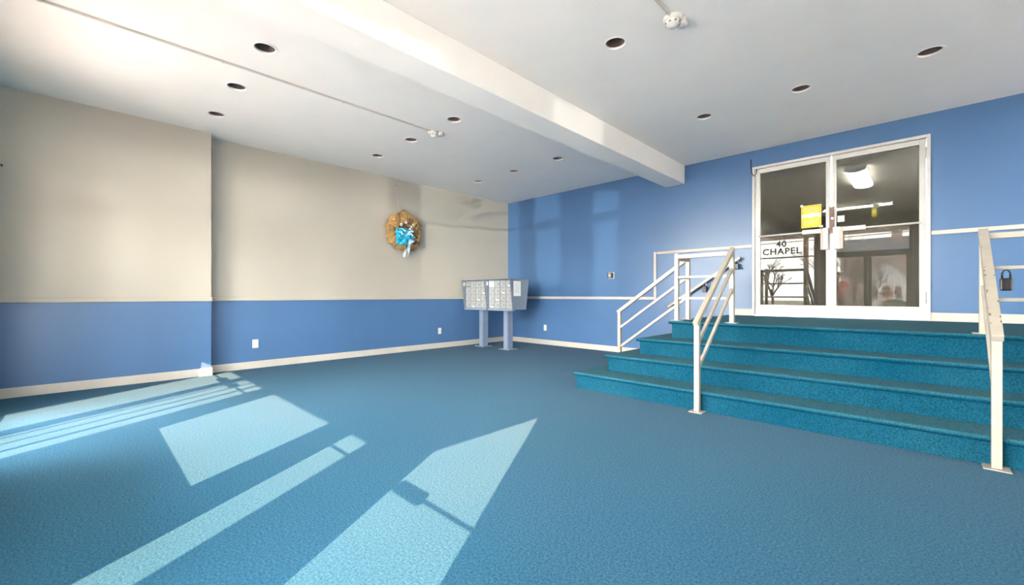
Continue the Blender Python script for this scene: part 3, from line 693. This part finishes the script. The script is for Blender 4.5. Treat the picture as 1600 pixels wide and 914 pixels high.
mk('end_cap', lambda bm: (prism(bm, [(5.655, 3.24, 3.015), (5.655, 3.24, 2.95), (5.72, 3.24, 2.925), (5.79, 3.24, 2.918), (5.86, 3.24, 2.925), (5.925, 3.24, 2.95), (5.925, 3.24, 3.015)], (0, .02, 0))), 'plastic', wf)
boxes('mounting_pan', [(5.66, 5.92, 1.87, 3.25, 3.0, 3.02)], 'plastic', wf)
s2 = thing('strip_light', (7.6, 2.4, 3.02), 'added unseen strip light brightening the hall', 'ceiling light')  # fixture added out of view to light the hall ceiling
boxes('channel', [(7.55, 7.65, .6, 4.2, 2.985, 3.02)], 'plastic', s2)
for i in range(2): mk('tube', lambda bm: tube(bm, [(7.575 + .05 * i, .65, 2.963), (7.575 + .05 * i, 4.15, 2.963)], .019, 10), 'tube3', s2, smooth=True)
sf = thing('strip_light', (5.5, 5.55, 3.02), 'lit fluorescent strip light across the hall ceiling', 'ceiling light')
boxes('channel', [(4.88, 6.10, 5.50, 5.60, 2.985, 3.02)], 'plastic', sf, bevel=.004)
mk('tube', lambda bm: tube(bm, [(4.90, 5.55, 2.963), (6.08, 5.55, 2.963)], .019, 10), 'tube2', sf, smooth=True)
for x in (4.89, 6.09): boxes('tube_holder', [(x - .012, x + .012, 5.53, 5.57, 2.935, 2.987)], 'plastic', sf)
ex = thing('emergency_light', (5.83, 5.2, 2.68), 'small yellow and white emergency light hanging in the hall', 'emergency light')
boxes('box', [(5.78, 5.86, 5.16, 5.24, 2.66, 2.84)], 'yellow', ex, bevel=.006)
boxes('lamp_head', [(5.80, 5.90, 5.14, 5.26, 2.845, 2.93)], 'plastic', ex, bevel=.01)
boxes('stem', [(5.82, 5.84, 5.19, 5.21, 2.93, 3.02)], 'plastic', ex)

# ================================================================== STREET OUTSIDE (reflected in the glass doors)
st(boxes('pavement', [(-14, 26, -13, -7.32, -.12, -.02)], 'concrete'))
st(boxes('road', [(-40, 60, -20.5, -13, -.2, -.10)], 'asphalt'))
st(boxes('lawn_ground', [(-60, 80, -90, -20.5, -.2, -.06)], 'lawn'))
cp = st(thing('canopy', (2.2, -9, 2.93)), 'canopy roof over the street doors')
boxes('soffit', [(-3, 7.47, -10.49, -7.32, 2.93, 2.96)], 'soffit', cp)
boxes('fascia', [(-3, 7.47, -10.47, -7.32, 2.96, 3.35)], 'siding', cp)
for x, wd, lab in ((7.19, .365, 'wide canopy column at the outer corner'), (3.78, .13, 'slim canopy post seen in the left glass door')):
    c = thing('canopy_column', (x, -10.3, -.02), lab, 'column')
    boxes('shaft', [(x - wd / 2, x + wd / 2, -10.3 - min(wd, .365) / 2, -10.3 + min(wd, .365) / 2, .06, 2.93)], 'soffit', c, bevel=.008)
    boxes('plinth', [(x - wd / 2 - .03, x + wd / 2 + .03, -10.3 - wd / 2 - .03, -10.3 + wd / 2 + .03, -.02, .06)], 'concrete', c)
pk = thing('picket_screen', (2.7, -7.9, -.02), 'slim iron picket screen outside the first street doors', 'screen')
for x, r in ((2.50, .014), (2.69, .014), (2.90, .022)): mk('picket', lambda bm: tube(bm, [(x, -7.9, -.02), (x, -7.9, 2.2)], r, 8), 'dark', pk, smooth=True)
boxes('top_bar', [(2.46, 2.94, -7.915, -7.885, 2.2, 2.23)], 'dark', pk)
boxes('foot_bar', [(2.46, 2.94, -7.915, -7.885, -.02, 0)], 'dark', pk)
def tree(x, y, h, seed, label, m='bark', spread=.55, depth=5, r0=.11):
    rng = random.Random(seed); t = thing('bare_tree', (x, y, -.08), label, 'tree', 'leafless trees across the street')
    tb, bb = bmesh.new(), bmesh.new()
    def grow(bm, p, d, l, r, k):
        q = p + d * l; mid = p + d * l * .5 + Vector((rng.uniform(-1, 1), rng.uniform(-1, 1), 0)) * l * .06
        tube(bm, [p, mid, q], [r, r * .85, r * .7], 5 if k < 3 else 3, False)
        if k >= depth: return
        for i in range(3 if k > 0 else 4):
            nd = (d + Vector((rng.uniform(-1, 1), rng.uniform(-1, 1), rng.uniform(-.3, .6))) * spread * 1.3).normalized()
            if nd.z < -.1: nd.z = .1
            grow(bb, p.lerp(q, rng.uniform(.6, 1)), nd, l * rng.uniform(.55, .8), r * .58, k + 1)
    grow(tb, Vector((x, y, -.08)), Vector((rng.uniform(-.08, .08), 0, 1)), h * .28, r0, 0)
    obj('trunk', tb, m, t, smooth=True); obj('branches', bb, m, t)
tree(-0.3, -24.5, 5.2, 1, 'leafless tree left of the slim post in the reflection')
tree(-3.2, -26, 6.0, 2, 'large leafless tree farthest left in the reflection', r0=.15)
tree(3.0, -23.5, 5.6, 3, 'leafless tree just right of the slim post in the reflection')
tree(3.4, -30, 8.0, 4, 'leafless tree in front of the long grey building')
tree(4.2, -27.5, 5.0, 9, 'small leafless tree left of the white gabled house')
tree(8.2, -30, 7.0, 6, 'leafless tree right of the white gabled house', r0=.16)
tree(5.0, -26.8, 2.4, 7, 'low red-twigged shrub before the white gabled house', 'redleaf', .7, 5, .04)
hs = thing('gabled_house', (4.95, -32, -.08), 'small white gabled house across the street', 'house')
mk('walls', lambda bm: prism(bm, [(4.05, -30, -.08), (5.85, -30, -.08), (5.85, -30, 2.35), (4.95, -30, 3.15), (4.05, -30, 2.35)], (0, -5, 0)), 'siding', hs)
mk('roof', lambda bm: (bar(bm, (4.45, -29.85, 2.74), (4.45, -35.1, 2.74), 1.42, .08, (-.66, 0, .75)), bar(bm, (5.45, -29.85, 2.74), (5.45, -35.1, 2.74), 1.42, .08, (.66, 0, .75))), 'roof', hs)
hdr = boxes('front_door', [(4.7, 5.2, -29.98, -30.02, -.06, 1.7)], 'ivory', hs)
boxes('pane', [(4.78, 5.12, -29.97, -29.99, .9, 1.55)], 'dark', hdr)
for x in (4.2, 5.35):
    wn = boxes('window', [(x, x + .32, -29.97, -30.02, .8, 1.6)], 'white', hs); boxes('pane', [(x + .03, x + .29, -29.95, -29.98, .84, 1.56)], 'dark', wn)
lb = thing('long_building', (3, -38, -.08), 'long low grey roofed building with chimney behind the house', 'building')
boxes('walls', [(1.9, 14, -42, -36, -.08, 4.3)], 'brick', lb)
mk('roof', lambda bm: prism(bm, [(1.7, -35.6, 4.25), (1.7, -42.4, 4.25), (1.7, -39, 5.7)], (12.6, 0, 0)), 'roof', lb)
boxes('chimney', [(4.9, 5.5, -38.2, -37.4, 4.6, 6.2)], 'brick', lb)
for i in range(6):
    x = 2.5 + i * 1.9
    wn = boxes('window', [(x, x + .8, -35.97, -36.02, 2.0, 3.4)], 'white', lb); boxes('pane', [(x + .06, x + .74, -35.94, -35.98, 2.06, 3.34)], 'dark', wn)
up = thing('utility_pole', (-.8, -21.9, -.06), 'wooden utility pole beyond the road', 'pole')
mk('shaft', lambda bm: tube(bm, [(-.8, -21.9, -.06), (-.6, -21.9, 8)], [.14, .10], 10), 'bark', up, smooth=True)
mk('crossarm', lambda bm: bar(bm, (-1.5, -21.9, 6.0), (.2, -21.9, 6.05), .09, .11), 'bark', up)
for i, (z0, z1) in enumerate(((3.75, 4.55), (4.05, 4.85), (4.5, 5.25), (4.85, 5.7))):
    wv = mk('power_line', lambda bm: tube(bm, [(-30 + 60 * k / 16, -21.0 - .05 * i, z0 + (z1 - z0) * k / 16 - .5 * (1 - (k / 8 - 1) ** 2) + .3) for k in range(17)], .022, 5), 'black', smooth=True)
    tag(wv, '%s overhead power line crossing the reflected sky' % ('lowest', 'second lowest', 'second highest', 'highest')[i], 'power line', 'overhead power lines')
for x, y, sx, lab in ((5.85, -14.6, .55, 'dark rounded hedge by the kerb'),):
    h_ = mk('hedge', lambda bm: ico(bm, (x, y, .32), 1, 3, (sx, .45, .5), .12, 4), 'hedge'); tag(h_, lab, 'hedge')

# ------------------------------------------------------------------ person outside, reflected in the right door
def skinned(name, pts, edges, m, parent, root=0, sub=2):
    me = bpy.data.meshes.new(name); me.from_pydata([p[:3] for p in pts], edges, []); me.materials.append(M[m])
    o = bpy.data.objects.new(name, me); COL.objects.link(o)
    o.modifiers.new('skin', 'SKIN'); sm = o.modifiers.new('sub', 'SUBSURF'); sm.levels = sub; sm.render_levels = sub
    for i, p in enumerate(pts):
        sv = me.skin_vertices[0].data[i]; sv.radius = (p[3], p[4] if len(p) > 4 else p[3]); sv.use_root = (i == root)
    o.parent = parent
    for p in me.polygons: p.use_smooth = True
    return o
pz = -.02
pr = thing('person', (4.60, -10.42, pz), 'person in red t-shirt and dark trousers outside, one hand on hip', 'person')
pr.rotation_euler = (0, 0, 0)
B = [(0, 0, .95, .13, .10), (0, 0, 1.12, .125, .09), (0, 0, 1.34, .145, .10), (0, 0, 1.47, .055), (0, .01, 1.53, .05), (0, .015, 1.60, .085, .09), (0, .01, 1.68, .078, .09), (0, 0, 1.74, .045),
     (.19, 0, 1.40, .055), (.33, 0, 1.13, .042), (.17, .10, .98, .03), (-.19, 0, 1.40, .055), (-.24, 0, 1.10, .042), (-.25, .06, .84, .03),
     (.10, 0, .86, .085), (.11, .01, .48, .058), (.11, 0, .10, .04), (.11, .14, .03, .035), (-.10, 0, .86, .085), (-.11, .01, .48, .058), (-.11, 0, .10, .04), (-.11, .14, .03, .035)]
Ed = [(0, 1), (1, 2), (2, 3), (3, 4), (4, 5), (5, 6), (6, 7), (2, 8), (8, 9), (9, 10), (2, 11), (11, 12), (12, 13), (0, 14), (14, 15), (15, 16), (16, 17), (0, 18), (18, 19), (19, 20), (20, 21)]
for wx, wy, wz, dx, dz in ((.17, .10, .98, -.3, -.95), (-.25, .06, .84, 0, -1)):
    base = 10 if wx > 0 else 13
    n0 = len(B); B.append((wx + dx * .06, wy + .01, wz + dz * .06, .026, .016)); Ed.append((base, n0))
    for f in range(5):
        n1 = len(B); off = (f - 2) * .016; ln = (.055, .075, .08, .075, .06)[f]
        B.append((wx + dx * .09, wy + .01 + off, wz + dz * (.09 if f else .05), .009)); B.append((wx + dx * (.09 + ln) + .008, wy + .015 + off * (1.2 if f else 2.2), wz + dz * (.09 + ln * (1 if f else .5)), .008))
        Ed += [(n0, n1), (n1, n1 + 1)]
skinned('body', B, Ed, 'skin', pr)
skinned('shirt', [(0, 0, .92, .15, .115), (0, 0, 1.12, .14, .105), (0, 0, 1.34, .16, .115), (0, 0, 1.44, .075), (.19, 0, 1.40, .072), (.275, 0, 1.235, .066), (-.19, 0, 1.40, .072), (-.225, 0, 1.21, .066)], [(0, 1), (1, 2), (2, 3), (2, 4), (4, 5), (2, 6), (6, 7)], 'redshirt', pr)
skinned('trousers', [(0, 0, .97, .14, .11), (.10, 0, .85, .098), (.11, .01, .48, .074), (.11, 0, .08, .062), (-.10, 0, .85, .098), (-.11, .01, .48, .074), (-.11, 0, .08, .062)], [(0, 1), (1, 2), (2, 3), (0, 4), (4, 5), (5, 6)], 'denim', pr)
def child(name, fn, m):
    bm = bmesh.new(); fn(bm); bmesh.ops.recalc_face_normals(bm, faces=bm.faces[:]); me = bpy.data.meshes.new(name); bm.to_mesh(me); bm.free(); me.materials.append(M[m])
    for p in me.polygons: p.use_smooth = True
    o = bpy.data.objects.new(name, me); COL.objects.link(o); o.parent = pr; return o
child('hair', lambda bm: ico(bm, (0, -.018, 1.70), .098, 3, (.95, 1.02, .85), .03, 2), 'hair')
child('nose', lambda bm: ico(bm, (0, .115, 1.615), .016, 2, (.8, 1.2, 1.3)), 'skin')
for s in (-1, 1):
    child('ear', lambda bm: ico(bm, (s * .09, .01, 1.62), .022, 2, (.4, .8, 1.3)), 'skin')
    child('eye', lambda bm: ico(bm, (s * .032, .098, 1.64), .010, 2), 'black')
    child('shoe', lambda bm: ico(bm, (s * .11, .07, .04), .06, 2, (.85, 2.2, .75)), 'black')
child('mouth', lambda bm: ico(bm, (0, .1, 1.575), .018, 2, (1.3, .4, .3)), 'redleaf')
